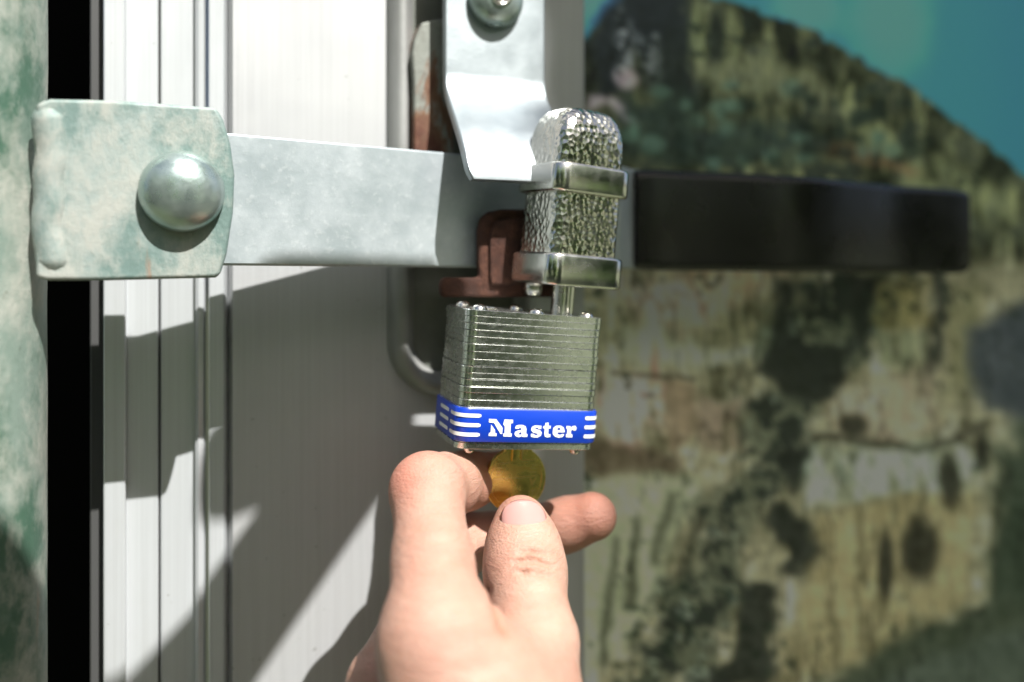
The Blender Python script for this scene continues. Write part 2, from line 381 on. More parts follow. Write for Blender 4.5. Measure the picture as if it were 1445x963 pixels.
lay((116, 122, 80), poly([(1190, 130), (1260, 170), (1330, 260), (1345, 330), (1300, 320), (1250, 250), (1210, 190)], 16, 20)*.65)
lay((122, 128, 84), poly([(1330, 215), (1400, 255), (1430, 300), (1400, 320), (1350, 270)], 14, 16)*.5)
lay((100, 70, 45), poly([(1140, 190), (1230, 215), (1300, 245), (1280, 252), (1200, 230), (1140, 205)], 8, 8)*.5)
lay((30, 42, 34), ell(940, 180, 55, 50, .7, .8)*.75); lay((34, 46, 38), ell(1060, 205, 90, 28, .6, .8)*.7)
for i in range(70):                                           # bushes on the ledges
    bx_, by_ = rng.uniform(880, 1290), rng.uniform(120, 236)
    lay((70, 92, 72) if i % 3 == 0 else (26, 36, 28), ell(bx_, by_, rng.uniform(6, 16), rng.uniform(6, 13), .5, .6, 300+i)*.65)
# rock face below the handle
low = cl*sm(gy, 330, 400)
f5 = fbm(9, 34, 190, 4); f6 = fbm(46, 9, 210, 4)
rock = np.array((112, 110, 80.)) + (f2[..., None]-.5)*np.array((105, 102, 82.)) + (f1[..., None]-.5)*np.array((85, 82, 66.)) + (f5[..., None]-.5)*np.array((40, 38, 30.)) + (f6[..., None]-.5)*np.array((46, 44, 36.))
img = img*(1-low[..., None]) + rock*low[..., None]
lay((150, 128, 92), poly([(980, 380), (1100, 385), (1040, 420), (985, 445), (960, 440)], 16, 10)*.7)
lay((132, 136, 106), poly([(880, 460), (930, 470), (1050, 490), (1100, 480), (1090, 510), (980, 520), (920, 510), (870, 500)], 10, 10)*.75)
lay((178, 146, 124), poly([(846, 522), (900, 530), (940, 545), (925, 600), (900, 642), (868, 628), (842, 612)], 14, 14)*.8*sm(f5, .2, .55))
lay((176, 158, 134), poly([(880, 400), (960, 396), (1010, 430), (980, 470), (900, 455)], 16, 14)*.5); lay((166, 150, 128), poly([(985, 575), (1050, 570), (1040, 615), (990, 625)], 12, 12)*.5); lay((118, 84, 66), ell(925, 510, 7, 34, .5)*.6); lay((88, 72, 52), poly([(935, 530), (985, 540), (985, 610), (950, 640), (935, 630)], 9, 8)*.6)
lay((56, 48, 34), poly([(815, 615), (960, 645), (950, 672), (815, 672)], 8, 6)*.7)
lay((36, 34, 26), poly([(862, 520), (985, 532), (985, 539), (862, 527)], 3, 4)*.6)
lay((122, 130, 96), poly([(812, 680), (985, 665), (985, 690), (950, 760), (930, 830), (870, 930), (812, 950)], 10, 8)*.75)
for x0, y0, x1, y1, w_ in ((905, 730, 885, 860, 7), (945, 700, 925, 800, 6), (985, 720, 935, 930, 8), (870, 760, 850, 940, 5)):
    lay((48, 50, 36), poly([(x0-w_, y0), (x0+w_, y0), (x1+w_, y1), (x1-w_, y1)], 6, 7)*.7)
# wooded ravine running down to the left
rav = poly([(1105, 392), (1240, 392), (1225, 450), (1180, 540), (1150, 600), (1090, 680), (1060, 760), (1030, 830), (1010, 980), (860, 980), (910, 900), (960, 800), (1000, 720), (1040, 640), (1060, 560), (1095, 480)], 22, 34, 9)
lay((64, 70, 52), rav*.75); lay((24, 28, 22), rav*sm(f4*.5+f1*.5, .46, .56)*.9); lay((112, 122, 98), rav*sm(fbm(22, 18, 170), .58, .70)*.55)
for pts in ([(1100, 395), (1125, 395), (1120, 470), (1090, 500)], [(1195, 390), (1240, 390), (1232, 470), (1200, 490), (1185, 440)], [(1310, 390), (1334, 390), (1328, 520), (1312, 520)],
            [(1060, 530), (1110, 470), (1190, 490), (1170, 560), (1090, 560)], [(1100, 640), (1150, 620), (1155, 680), (1130, 690)], [(1085, 740), (1110, 700), (1155, 730), (1160, 790), (1150, 815), (1100, 800)],
            [(1030, 930), (1060, 830), (1105, 820), (1095, 980), (1010, 980)]):
    lay((26, 29, 23), poly(pts, 9, 16, 12)*.88)
for pts, c_ in (([(1185, 545), (1320, 525), (1325, 600), (1280, 622), (1180, 610), (1165, 580)], (140, 130, 100)), ([(985, 560), (1050, 570), (1045, 630), (990, 640)], (98, 88, 66)),
                ([(1150, 640), (1220, 622), (1340, 625), (1390, 660), (1360, 700), (1280, 700), (1140, 705)], (146, 160, 126)), ([(1130, 800), (1160, 720), (1370, 690), (1375, 850), (1290, 900), (1220, 940), (1100, 980)], (128, 120, 80)),
                ([(1340, 400), (1380, 400), (1385, 560), (1340, 560)], (92, 92, 60)), ([(1245, 470), (1310, 475), (1300, 520), (1245, 515)], (104, 110, 78)), ([(1240, 395), (1310, 395), (1310, 465), (1245, 465)], (106, 100, 58))):
    lay(c_, poly(pts, 10, 12, 14)*.72)
    lay((58, 56, 36), poly(pts, 10, 12, 14)*.5*sm(f2, .5, .62))
for cx_, cy_, rx_, ry_ in ((1300, 775, 26, 44), (1250, 800, 11, 50), (1340, 680, 16, 36), (1205, 600, 22, 16), (1385, 640, 10, 30)): lay((30, 30, 22), ell(cx_, cy_, rx_, ry_, .45, .2)*.85)
lay((40, 40, 30), poly([(1140, 605), (1220, 612), (1290, 628), (1390, 600), (1390, 612), (1290, 640), (1215, 626), (1140, 616)], 5, 7)*.7)
lay((44, 50, 50), poly([(1370, 470), (1440, 420), (1830, 400), (1830, 580), (1440, 610), (1385, 580)], 18, 14)*.9)
lay((32, 42, 30), poly([(1400, 640), (1460, 600), (1830, 600), (1830, 900), (1440, 870), (1385, 860), (1400, 740)], 18, 16)*.85)
lay((42, 50, 36), poly([(1150, 960), (1250, 900), (1390, 850), (1830, 820), (1830, 1330), (1080, 1330)], 16, 14)*.85); lay((66, 74, 60), poly([(1200, 985), (1300, 930), (1445, 890), (1830, 870), (1830, 1330), (1150, 1330)], 14, 10)*.6)
cr = sm(np.abs(fbm(46, 190, 230, 4)-.5), 0, .03)                # dark cracks and gullies
img = img*(1-(.28*(1-cr)*cl)[..., None])
spk = sm(fbm(13, 13, 240, 3), .60, .70)*sm(fbm(110, 80, 250), .56, .68)*cl   # shrubs clinging to the rock
lay((26, 34, 24), spk*.75)
lum = img.mean(2, keepdims=True); img = np.where(cl[..., None] > .5, (img-72)*1.18+80, img)
img = img*np.array((1.0, .99, 1.14))
img = np.clip(img + (f4[..., None]-.5)*30*cl[..., None], 8, 250)
PRINT_GAIN = 3.3
s_ = img/255; linr = np.where(s_ > .04045, ((s_+.055)/1.055)**2.4, s_/12.92)
linr = np.clip(linr*PRINT_GAIN, 0, .8)
t = thing('printed_panel', 'panel printed with a cliff and forest picture under teal sky', 'panel', F(.3, NM, ZB))
hh, ww = gx.shape
# grid of the flat printed sheet, standing in one real plane behind the door edge
us = [F.u_at(x, NM) for x in PX]
vs = []
for y in PY:
    for x, u in zip(PX, us):
        p = F(u, NM, 0); vs.append((p.x, p.y, (HORY-y)/FPX*p.y))
fs = [[j*ww+i, j*ww+i+1, (j+1)*ww+i+1, (j+1)*ww+i] for j in range(hh-1) for i in range(ww-1)]
po = obj('printed_sheet', vs, fs, 'print', t, smooth=True)
ca = po.data.color_attributes.new('print', 'FLOAT_COLOR', 'POINT')
ca.data.foreach_set('color', np.concatenate([linr.reshape(-1, 3), np.ones((hh*ww, 1))], 1).astype(np.float32).ravel())
a, b = us[0], us[-1]
obj('backing', *vprof(F, [(a, NM-.012), (a, NM-.0008), (b, NM-.0008), (b, NM-.012)], ZB, ZT), 'rub', t)

# ------------------------------------------------------------------ vertical pipe with welded bracket
NB = .046                                                 # front of the bracket plate
pc = Vector((-.1424, .2195, 0)); PR = .0198
t = thing('lock_rod', 'weathered green painted pipe with welded bracket and domed bolt', 'lock rod', (pc.x, pc.y, ZB))
rings = []
for j in range(60):
    z = ZB + (ZT-ZB)*j/59
    rings.append([Vector((pc.x + (PR + .0004*mnoise.noise((math.cos(a)*2, math.sin(a)*2, z*40)))*math.cos(a), pc.y + PR*math.sin(a), z)) for a in (2*math.pi*i/48 for i in range(48))])
obj('pipe', *loft(rings), 'pipe', t, smooth=True, sharp=60)
q = lambda px, py, n=NB: F.uz(px, py, n)
bo = [q(50, 146), q(70, 139), q(160, 141), q(300, 151), q(306, 153), q(315, 168), q(325, 202), q(331, 246), q(329, 299), q(320, 358), q(311, 388), q(304, 392), q(150, 396), q(66, 396), q(50, 392)]
obj('bracket', *extr(F, bo, NB-.005, NB), 'brk', t, bevel=.0012, segs=3)
# weld bead
path, rad = [], []
z0, z1 = q(72, 392)[1], q(72, 142)[1]
for i in range(46):
    k = i/45; path.append(F(q(72, 300)[0] + .0010*mnoise.noise((i*.11, 0, 0)), NB - .0034, z0 + (z1-z0)*k)); rad.append((.0046 + .0003*mnoise.noise((i*.12, 3, 0)))*min(1, .5+6*k, .5+6*(1-k)))
obj('weld_bead', *tube(path, rad, 14), 'brk', t, smooth=True)
# domed bolt
u0, z0 = q(257, 271); rb = .0106; hb = .0082
prof = [(rb-.0004, NB), (rb, NB+.0008), (rb, NB+.0014)] + [(rb*math.cos(a), NB+.0014+(hb-.0014)*math.sin(a)) for a in (R(d) for d in (12, 24, 36, 48, 58, 68, 76, 83, 89.5))]
obj('domed_bolt', *lathe(F, prof, 48, 'y', u0, z0), 'dome', t, smooth=True)

# ------------------------------------------------------------------ latch handle: flat bar + rubber grip
Yb = R(32)
FB = Frame((-.0174, .270, 0), (math.cos(Yb), math.sin(Yb), 0), (math.sin(Yb), -math.cos(Yb), 0), UP)
t = thing('latch_handle', 'flat zinc plated latch bar ending in a black rubber grip', 'latch bar', FB(0, 0, .02))
ub0 = FB.u_at(225, 0)
zt_, zb_ = FB.uz(480, 202, 0)[1], FB.uz(480, 376, 0)[1]
path = [FB(ub0, 0, 0), FB(FB.u_at(330, 0), 0, 0), FB(FB.u_at(480, 0), 0, 0), FB(FB.u_at(645, 0), 0, 0), FB(FB.u_at(800, 0)-.004, 0, 0), FB(FB.u_at(800, 0), .0006, 0), FB(FB.u_at(860, 0), .006, 0)]
gA = Vector((.0445, .309, 0)); gB = Vector((.1985, .370, 0)); path += [gA, gA.lerp(gB, .3)]
def ribbon(path, zt, zb, th):
    """flat bar following a plan path: front face on the path, thickness behind"""
    n = len(path); rings = []
    for i, p in enumerate(path):
        a, b = path[max(i-1, 0)], path[min(i+1, n-1)]; d = (b-a).normalized(); nn = Vector((-d.y, d.x, 0))
        top = zt[i] if isinstance(zt, list) else zt; bot = zb[i] if isinstance(zb, list) else zb
        c = .0006
        rings.append([p+nn*c+UP*top, p+UP*(top-c), p+UP*(bot+c), p+nn*c+UP*bot, p+nn*(th-c)+UP*bot, p+nn*th+UP*(bot+c), p+nn*th+UP*(top-c), p+nn*(th-c)+UP*top])
    return loft(rings)
obj('bar', *ribbon(path, zt_, zb_, .005), 'zinc', t)
# grip: thick sleeve that bows outwards and back
gp = []
for i in range(25):
    k = i/24; p = gA.lerp(gB, k); bow = .007*math.exp(-((k-.42)/.20)**2) - .002*sm(np.array(k), .6, .8)
    gp.append(p + NX*float(bow+.003) )
rings = []
for i, p in enumerate(gp):
    k = i/24; e = 1 if 0 < i < 24 else .90
    d = (gp[min(i+1, 24)]-gp[max(i-1, 0)]).normalized(); nn = Vector((-d.y, d.x, 0)); zt2 = .0405 - .0012*k; zb2 = .0035-.001*k
    zc, hz = (zt2+zb2)/2, (zt2-zb2)/2*(1 if 0 < i < 24 else .96)
    rings.append([p + nn*(.006 + a) + UP*(zc+b) for a, b in rrect(.0065*e, hz, .0035, 5)])
grip = obj('rubber_grip', *loft(rings), 'grip', t, smooth=True, sharp=50)
obj('grip_collar', *ribbon([gA - (gB-gA).normalized()*.0035 - NX*.0002, gA - (gB-gA).normalized()*.0003 - NX*.0002], .0385, .0042, .0062), 'zinc', t)

# ------------------------------------------------------------------ hasp bracket with bolt
t = thing('hasp_bracket', 'bent silver hasp plate with a round bolt above the latch bar', 'hasp', F(.075, .02, .03))
NH = .020
uL, uR = F.u_at(628, NH), F.u_at(769, NH)
prof = [(NH, .145), (NH, .10), (NH, .072), (NH, .064)]
za = F.uz(640, 128, NH)[1]
prof = [(NH, .15), (NH, za+.006), (NH+.0006, za+.002), (NH+.0022, za-.001), (NH+.006, za-.0055), (NH+.0125, za-.0125), (NH+.0175, za-.0180), (NH+.0215, za-.0232), (NH+.0234, za-.0262), (NH+.0243, za-.0288), (NH+.0246, za-.0312)]
TH = .0034; rings = []
for i, (n, z) in enumerate(prof):
    a, b = prof[max(i-1, 0)], prof[min(i+1, len(prof)-1)]; dn, dz = b[0]-a[0], b[1]-a[1]; l = math.hypot(dn, dz); bn, bz = dz/l*TH, -dn/l*TH
    k = max(0, i-3)/7; flare = .0035*k
    l0, l1 = uL + (.0, .0004, .0016)[max(0, i-8)], uR + flare
    c = .0005; fb, fz = bn/TH*c, bz/TH*c
    rings.append([F(l0+c, n, z), F(l1-c, n, z), F(l1, n+fb, z+fz), F(l1, n+bn-fb, z+bz-fz), F(l1-c, n+bn, z+bz), F(l0+c, n+bn, z+bz), F(l0, n+bn-fb, z+bz-fz), F(l0, n+fb, z+fz)])
obj('plate', *loft(rings), 'hasp', t, smooth=True, sharp=28)
obj('mount_block', *extr(F, [(uL+.002, .070), (uR-.002, .070), (uR-.002, .15), (uL+.002, .15)], .0105, NH-TH-.0001), 'ring', t)
u0, z0 = F.uz(698, 4, NH); rb = .0094; z0 += .0008
bt = obj('bolt', *lathe(F, [(rb-.0003, NH), (rb, NH+.001)] + [(rb*math.cos(a), NH+.001+.0062*math.sin(a)) for a in (R(d) for d in (10, 22, 34, 46, 56, 63))] + [(.0034, NH+.0066), (.0031, NH+.0062), (.0030, NH+.003), (.0001, NH+.0026)], 44, 'y', u0, z0), 'dome', t, smooth=True, sharp=50)
obj('socket_ring', *lathe(F, [(.0038, NH+.0060), (.0039, NH+.0070), (.0034, NH+.0074), (.0028, NH+.0071), (.0027, NH+.0060)], 32, 'y', u0, z0), 'bright', bt, smooth=True)

# ------------------------------------------------------------------ padlock
roll, pitch = R(4.4), R(2.0)
lx = DX.copy(); lz = UP.copy(); ln = NX.copy()
# roll clockwise as seen from the front, then lean
lx2 = lx*math.cos(roll) - lz*math.sin(roll); lz2 = lz*math.cos(roll) + lx*math.sin(roll)
ln2 = ln*math.cos(pitch) - lz2*math.sin(pitch); lz3 = lz2*math.cos(pitch) + ln*math.sin(pitch)
W2, D2, HB = .0214, .0124, .0395
front_top = P(760.5, 443.5, .2462)
LO = front_top - ln2*D2
LF = Frame(LO, lx2, ln2, lz3)                             # x across, y to the viewer, z up; 0 = top of body
t = thing('padlock', 'laminated steel padlock with blue band hanging from textured shackle guard', 'padlock', LF(0, 0, -HB))
NPL = 20; cuts = [0.0] + [(i+random.uniform(-.16, .16))*HB/20 for i in range(1, 20)] + [HB]
for i in range(NPL):
    z1 = -cuts[i]; z0 = -cuts[i+1] + random.choice([.00003, .00006, .00012])
    s = random.uniform(-.00012, .00008) if 0 < i < NPL-1 else .0001
    ox, oy = random.uniform(-.00012, .00012), random.uniform(-.00016, .00016); c = random.choice([.00009, .00013, .00013, .00018, .00034])
    rr = [[LF(a+ox, b+oy, z) for a, b in rrect(W2+s-k, D2+s-k, .0034, 6)] for k, z in ((c, z0), (0, z0+c*.8), (0, z1-c*.8), (c, z1))]
    obj('plate', *loft(rr), 'lam', t, smooth=True, sharp=25)
# recess ring of the empty shackle hole
obj('shackle_hole', *lathe(LF, [(.0046, .00002), (.0046, .0003), (.0038, .0004), (.0036, .00005)], 28, 'z', -.0125, 0), 'bright', t, smooth=True, sharp=40)
def rivet(x, y, z, r, h, up=1):
    pr = [(r, z)] + [(r*math.cos(a), z+up*h*math.sin(a)) for a in (R(d) for d in (20, 40, 60, 75, 88))]
    if up < 0: pr = [(r, z), (r, z-h*.5), (r*.92, z-h*.8), (r*.6, z-h), (.00002, z-h*1.02)]
    obj('rivet', *lathe(LF, pr, 20, 'z', x, y), 'bright', t, smooth=True, sharp=60)
for x, y in ((-.0168, .0082), (.0170, .0082), (.0006, .0090), (-.0168, -.0084), (.0170, -.0084), (.0006, -.0088)): rivet(x, y, 0, .0023, .0016)
for x, y in ((-.0168, .0088), (.0166, .0088), (-.0168, -.0086), (.0166, -.0086)): rivet(x, y, -HB, .00165, .0018, -1)
obj('keyway', *lathe(LF, [(.0062, -HB-.00002), (.0062, -HB-.0005), (.0056, -HB-.0007), (.0001, -HB-.0007)], 32, 'z', .0018, .0), 'brass', t, smooth=True, sharp=40)
# blue band
BZ1, BZ0 = -.0278, -.0373; bw = .0008
band = obj('band', *loft([[LF(a, b, z) for a, b in rrect(W2+e, D2+e, .0040, 8)] for e, z in ((.0002, BZ1-.0001), (bw-.0002, BZ1), (bw, BZ1-.0003), (bw, BZ0+.0003), (bw-.0002, BZ0), (.0002, BZ0+.0001))]), 'blue', t, smooth=True, sharp=50)
def perim(s, e):
    """point on the band outline: s runs from the front-left corner's front end to the right along the front; negative goes round to the left side"""
    hx, hy, r = W2+e, D2+e, .0040; x0 = -hx+.0040
    if s >= 0: return (x0+s, hy)
    arc = r*math.pi/2
    if -s <= arc:
        a = -s/r; return (x0 - r*math.sin(a), hy-r+r*math.cos(a))
    return (-hx, hy-r-(-s-arc))
def stripe(s0, s1, zc, h, rl=True, rr=True):
    n = 18; e = bw+.00012; top, bot = [], []
    for i in range(n+1):
        s = s0 + (s1-s0)*i/n; hh_ = h/2
        dl = abs(s-s0) if rl else 1; dr = abs(s1-s) if rr else 1; d = min(dl, dr)
        if d < hh_: hh_ = max(hh_*.55, math.sqrt(max(0, hh_**2-(hh_-d)**2)))
        x, y = perim(s, e); top.append(LF(x, y, zc+hh_)); bot.append(LF(x, y, zc-hh_))
    v = top+bot; f = [[i, i+1, n+2+i, n+1+i] for i in range(n)]
    obj('stripe', v, f, 'white', band, smooth=True)
zc0 = (BZ0+BZ1)/2 + .0001
for k in (-1, 0, 1):
    z = zc0 + k*.0027
    stripe(-.0090, .0031, z, .0011)
    stripe(-.0200, -.0108, z, .0011)
    # right-hand group on the front, running round the far corner
    e = bw+.00012; hx, hy, r = W2+e, D2+e, .0040; top, bot = [], []
    for i in range(15):
        s = i/14
        if s < .5: x, y = hx-.0052 + (.0012)*s*2, hy
        else:
            a = (s-.5)*2*R(80); x, y = hx-r+r*math.sin(a), hy-r+r*math.cos(a)
        if i == 0: h_ = .0003
        elif i == 1: h_ = .0005
        else: h_ = .00055
        top.append(LF(x, y, z+h_)); bot.append(LF(x, y, z-h_))
    obj('stripe', top+bot, [[i, i+1, 16+i, 15+i] for i in range(14)], 'white', band, smooth=True)
# lettering on the flat front of the band
LET = {
 'letter_m': ([[(500,230),(558,232),(607,300),(604,348),(590,348),(540,262),(500,258)], [(518,275),(548,318),(548,340),(560,342),(560,366),(497,364),(500,340),(513,338)],
        [(622,234),(690,237),(688,264),(672,266),(668,342),(680,345),(678,370),(612,368),(612,345),(622,342),(624,290),(612,272)]], []),
 'letter_a': ([[(705,300),(712,284),(735,277),(765,277),(788,288),(795,310),(792,345),(803,350),(800,372),(765,372),(758,366),(735,374),(712,368),(700,350),(706,330),(730,320),(755,318),(752,303),(738,300),(735,308),(708,308)]], [[(756,335),(740,338),(734,348),(742,356),(754,350)]]),
 'letter_s': ([[(912,284),(910,310),(890,308),(880,299),(862,300),(864,308),(900,318),(915,336),(908,362),(880,377),(850,376),(828,370),(830,345),(850,347),(862,358),(882,356),(880,346),(845,337),(830,318),(836,294),(860,281),(885,282)]], []),
 'letter_t': ([[(944,262),(968,258),(968,283),(985,284),(984,306),(967,306),(965,345),(972,352),(983,350),(981,372),(955,376),(938,368),(934,345),(937,306),(925,305),(926,288),(938,285)]], []),
 'letter_e': ([[(1000,330),(1006,300),(1028,283),(1060,282),(1086,296),(1095,325),(1094,336),(1035,336),(1042,352),(1060,355),(1078,348),(1092,352),(1078,372),(1045,378),(1015,368),(1002,350)]], [[(1036,318),(1062,318),(1058,302),(1046,298),(1038,304)]]),
 'letter_r': ([[(1108,286),(1140,287),(1142,300),(1155,287),(1178,284),(1187,300),(1182,320),(1162,322),(1158,312),(1144,322),(1142,350),(1155,352),(1153,376),(1103,374),(1105,350),(1112,348),(1115,310),(1107,308)]], []),
}
def on_plane(px, py, F_, yoff):
    d = Vector(((px-CX)/FPX, 1, (HORY-py)/FPX)); o = F_(0, yoff, 0)
    return d*(o.dot(F_.y)/d.dot(F_.y))
for nm, (outs, holes) in LET.items():
    cu_ = bpy.data.curves.new(nm, 'CURVE'); cu_.dimensions = '2D'; cu_.fill_mode = 'BOTH'
    for pts in outs+holes:
        spl = cu_.splines.new('POLY'); spl.points.add(len(pts)-1); spl.use_cyclic_u = True
        for p_, (x, y) in zip(spl.points, pts): p_.co = (x*.01, -y*.01, 0, 1)
    to = bpy.data.objects.new(nm, cu_); C.objects.link(to)
    dg = bpy.context.evaluated_depsgraph_get(); me = bpy.data.meshes.new_from_object(to.evaluated_get(dg))
    vv = [on_plane(600+v_.co.x*100/5.558, 550-v_.co.y*100/5.558, LF, D2+bw+.00012) for v_ in me.vertices]; ff = [list(p_.vertices) for p_ in me.polygons]
    bpy.data.objects.remove(to); bpy.data.curves.remove(cu_); bpy.data.meshes.remove(me)
    obj(nm, vv, ff, 'white', band)
# shackle leg and textured guard
gy_ = R(-9)
GX = LF.x*math.cos(gy_) - LF.y*math.sin(-gy_)*-1; GX = (LF.x*math.cos(R(9)) + LF.y*-math.sin(R(9))).normalized(); GY = (LF.y*math.cos(R(9)) + LF.x*math.sin(R(9))).normalized()
GF = Frame(LF(.0125, 0, 0), GX, GY, LF.z)
obj('shackle', *lathe(GF, [(.0036, -.004), (.0036, .012)], 28, 'z'), 'bright', t, smooth=True, sharp=40)
gcx, gcy = .0002, 0
def gring(z, hx, hy, r): return [GF(gcx+a, gcy+b, z) for a, b in rrect(hx, hy, min(r, hx-.0002, hy-.0002), 9)]
hx, hy = .0120, .0114
guard = []
guard += [gring(.0090, hx-.001, hy-.001, .004), gring(.0092, hx-.0002, hy-.0002, .0042)]
for i in range(20): guard.append(gring(.0095+.0405*i/19, hx-.0003*i/19, hy-.0003*i/19, .0042))
for a in (8, 16, 26, 36, 46, 56, 66, 75, 83, 88):
    guard.append(gring(.0500+.0125*math.sin(R(a)), (hx-.0003)*(.30+.70*math.cos(R(a))**.55), (hy-.0003)*(.16+.84*math.cos(R(a))**.55), .0042))
gd = obj('shackle_guard', *loft(guard), 'hammer', t, smooth=True, sharp=70)
def collar(z0, z1, e):
    c = .0009; rr = [gring(z, hx+k, hy+k, .0046) for k, z in ((-.0004, z0), (e-c, z0), (e-.3*c, z0+.3*c), (e, z0+c), (e, z1-c), (e-.3*c, z1-.3*c), (e-c, z1), (-.0004, z1))]
    obj('collar', *loft(rr), 'bright', gd, smooth=True, sharp=50)
collar(.0086, .0182, .0017); collar(.0362, .0448, .0016)
obj('locking_pin', *lathe(LF, [(.0028, .010), (.0028, .0066), (.0024, .0052), (.0012, .0043), (.00002, .0041)], 20, 'z', .0040, -.004), 'bright', t, smooth=True)

# ------------------------------------------------------------------ key
t = thing('key', 'round headed brass key turned by the thumb under the padlock', 'key', LF(-.0008, 0, -.060))
KF = Frame(LF(.0018, 0, -HB), LF.x, LF.y, LF.z)
ko = []
for i in range(41):
    a = R(112 - 360*0 - i*(316/40) ) if False else R(90+28 + i*(304/40)); ko.append((.0097*math.cos(a), -.0118+.0101*math.sin(a)))
ko = ko + [(.0038, .0), (-.0038, .0)]
ko2 = [(x, z) for x, z in ko]
obj('bow', *extr(KF, ko2, -.0010, .0010), 'brass', t, bevel=.0003)
obj('blade', *extr(KF, [(-.0042, -.0024), (.0042, -.0024), (.0042, .012), (-.0042, .012)], -.00085, .00085), 'brass', t)
obj('shank_ridge', *extr(KF, [(-.0022, -.0060), (.0004, -.0055), (.0004, .0), (-.0022, .0)], .0010, .0016), 'brass', t, bevel=.0002)
obj('milled_slot', *extr(KF, [(.0006, -.0001), (.0016, -.0001), (.0013, -.0045), (.0009, -.0054)], .0010, .0014), 'brass2', t)
def mark(x0, z0, x1, z1, wd=.0003):
    a = Vector((x0, z0)); b = Vector((x1, z1)); d = (b-a).normalized(); n = Vector((-d.y, d.x))*wd/2
    obj('engraved_line', *extr(KF, [tuple(a+n), tuple(b+n), tuple(b-n), tuple(a-n)], .0009, .00112), 'brass2', t)
mark(-.0062, -.0068, -.0026, -.0064); mark(.0012, -.0058, .0058, -.0054)
for k in range(3): mark(-.0068, -.0080-.0011*k, -.0049, -.0080-.0011*k); mark(.0042, -.0071-.0011*k, .0062, -.0071-.0011*k)
mark(-.0072, -.0116, .0064, -.0104)
mark(.0046, -.0112, .0054, -.0134); mark(.0062, -.0111, .0054, -.0134); mark(.0048, -.0122, .0060, -.0122); mark(.0050, -.0150, .0066, -.0148); mark(.0056, -.0150, .0056, -.0166)
arc = [(R(a)) for a in range(150, 236, 6)]
for a0, a1 in zip(arc[:-1], arc[1:]): mark(.0083*math.cos(a0), -.0115+.0086*math.sin(a0), .0083*math.cos(a1), -.0115+.0086*math.sin(a1), .00022)
arc = [(R(a)) for a in range(-60, 34, 6)]
for a0, a1 in zip(arc[:-1], arc[1:]): mark(.0083*math.cos(a0), -.0115+.0086*math.sin(a0), .0083*math.cos(a1), -.0115+.0086*math.sin(a1), .00022)

# ------------------------------------------------------------------ hand: one continuous skin grown from a distance field
VX = .00074
hx_ = np.arange(-.074, .060, VX); hy_ = np.arange(.118, .296, VX)
zf = list(np.arange(-.128, -.036, VX)); zc_ = []; z = -.128; st_ = .0012
while z > -.42: z -= st_; zc_.append(z); st_ = min(st_*1.12, .006)
hz_ = np.array(zc_[::-1] + zf)
GXX, GYY, GZZ = (a.astype(np.float32) for a in np.meshgrid(hx_, hy_, hz_, indexing='ij'))
def rcone(a, b, r1, r2):
    a = np.array(a, np.float32); b = np.array(b, np.float32); ba = b-a; l2 = float(ba@ba); rr = r1-r2; a2 = l2-rr*rr; il2 = 1/l2
    px_, py_, pz_ = GXX-a[0], GYY-a[1], GZZ-a[2]; y = px_*ba[0]+py_*ba[1]+pz_*ba[2]; zz = y-l2
    x2 = ((px_*l2-ba[0]*y)**2 + (py_*l2-ba[1]*y)**2 + (pz_*l2-ba[2]*y)**2); y2 = y*y*l2; z2 = zz*zz*l2; k = np.sign(rr)*rr*rr*x2
    d = (np.sqrt(x2*a2*il2)+y*rr)*il2 - r1
    d = np.where(np.sign(zz)*a2*z2 > k, np.sqrt(x2+z2)*il2-r2, d); d = np.where(np.sign(y)*a2*y2 < k, np.sqrt(x2+y2)*il2-r1, d)
    return d.astype(np.float32)
def smin(a, b, k): h = np.maximum(k-np.abs(a-b), 0)/k; return np.minimum(a, b)-h*h*k*.25
def chain(pts, k=.004):
    d = None
    for (p, r), (p2, r2) in zip(pts[:-1], pts[1:]):
        c_ = rcone(p, p2, r, r2); d = c_ if d is None else smin(d, c_, k)
    return d
I0, I1, I2, I3 = P(618, 905, .193), P(603, 692, .2285), P(656, 679, .2600), P(704, 668, .2670)
idx = chain([(I0, .0128), (I0.lerp(I1, .5), .0092), (I1, .0096)], .005); idx = smin(idx, chain([(I1, .0098), (I1.lerp(I2, .5), .0086), (I2, .0083), (I3, .0068)], .004), .003)
T0, T1, T2, T3 = P(724, 1060, .188), P(751, 905, .2135), P(741, 806, .2315), P(735, 737, .2450)
thb = chain([(T0, .0165), (T1, .0107), (T1.lerp(T2, .55), .0090), (T2, .0104), (T2.lerp(T3, .5), .0093), (T3, .0076)], .005)
Q0, Q1, Q2, Q3 = P(548, 968, .214), P(646, 768, .266), P(762, 752, .279), P(836, 729, .272)
mid = chain([(Q0, .0102), (Q1, .0090), (Q2, .0084), (Q2.lerp(Q3, .5), .0080), (Q3, .0077)], .004)
K0, K1, K2, K3 = P(508, 1040, .232), P(600, 905, .272), P(685, 900, .276), P(725, 930, .262)
rng_ = chain([(K0, .0100), (K1, .0085), (K2, .0078), (K3, .0070)], .004)
L0, L1, L2, L3 = P(520, 1130, .238), P(600, 985, .270), P(670, 975, .268), P(700, 1005, .255)
pnk = chain([(L0, .0090), (L1, .0075), (L2, .0068), (L3, .0062)], .004)
Wr = Vector((.000, .176, -.150))
palm = chain([(I0, .0124), (I0.lerp(Wr, .5), .0155), (Wr+Vector((-.008, .004, 0)), .0200)], .006)
palm = smin(palm, chain([(Q0, .0105), (Wr+Vector((-.014, .018, -.004)), .0190)]), .012)
palm = smin(palm, chain([(K0, .0105), (Wr+Vector((-.012, .030, -.006)), .0170)]), .012)
palm = smin(palm, chain([(L0, .0095), (Wr+Vector((-.006, .036, -.010)), .0150)]), .012)
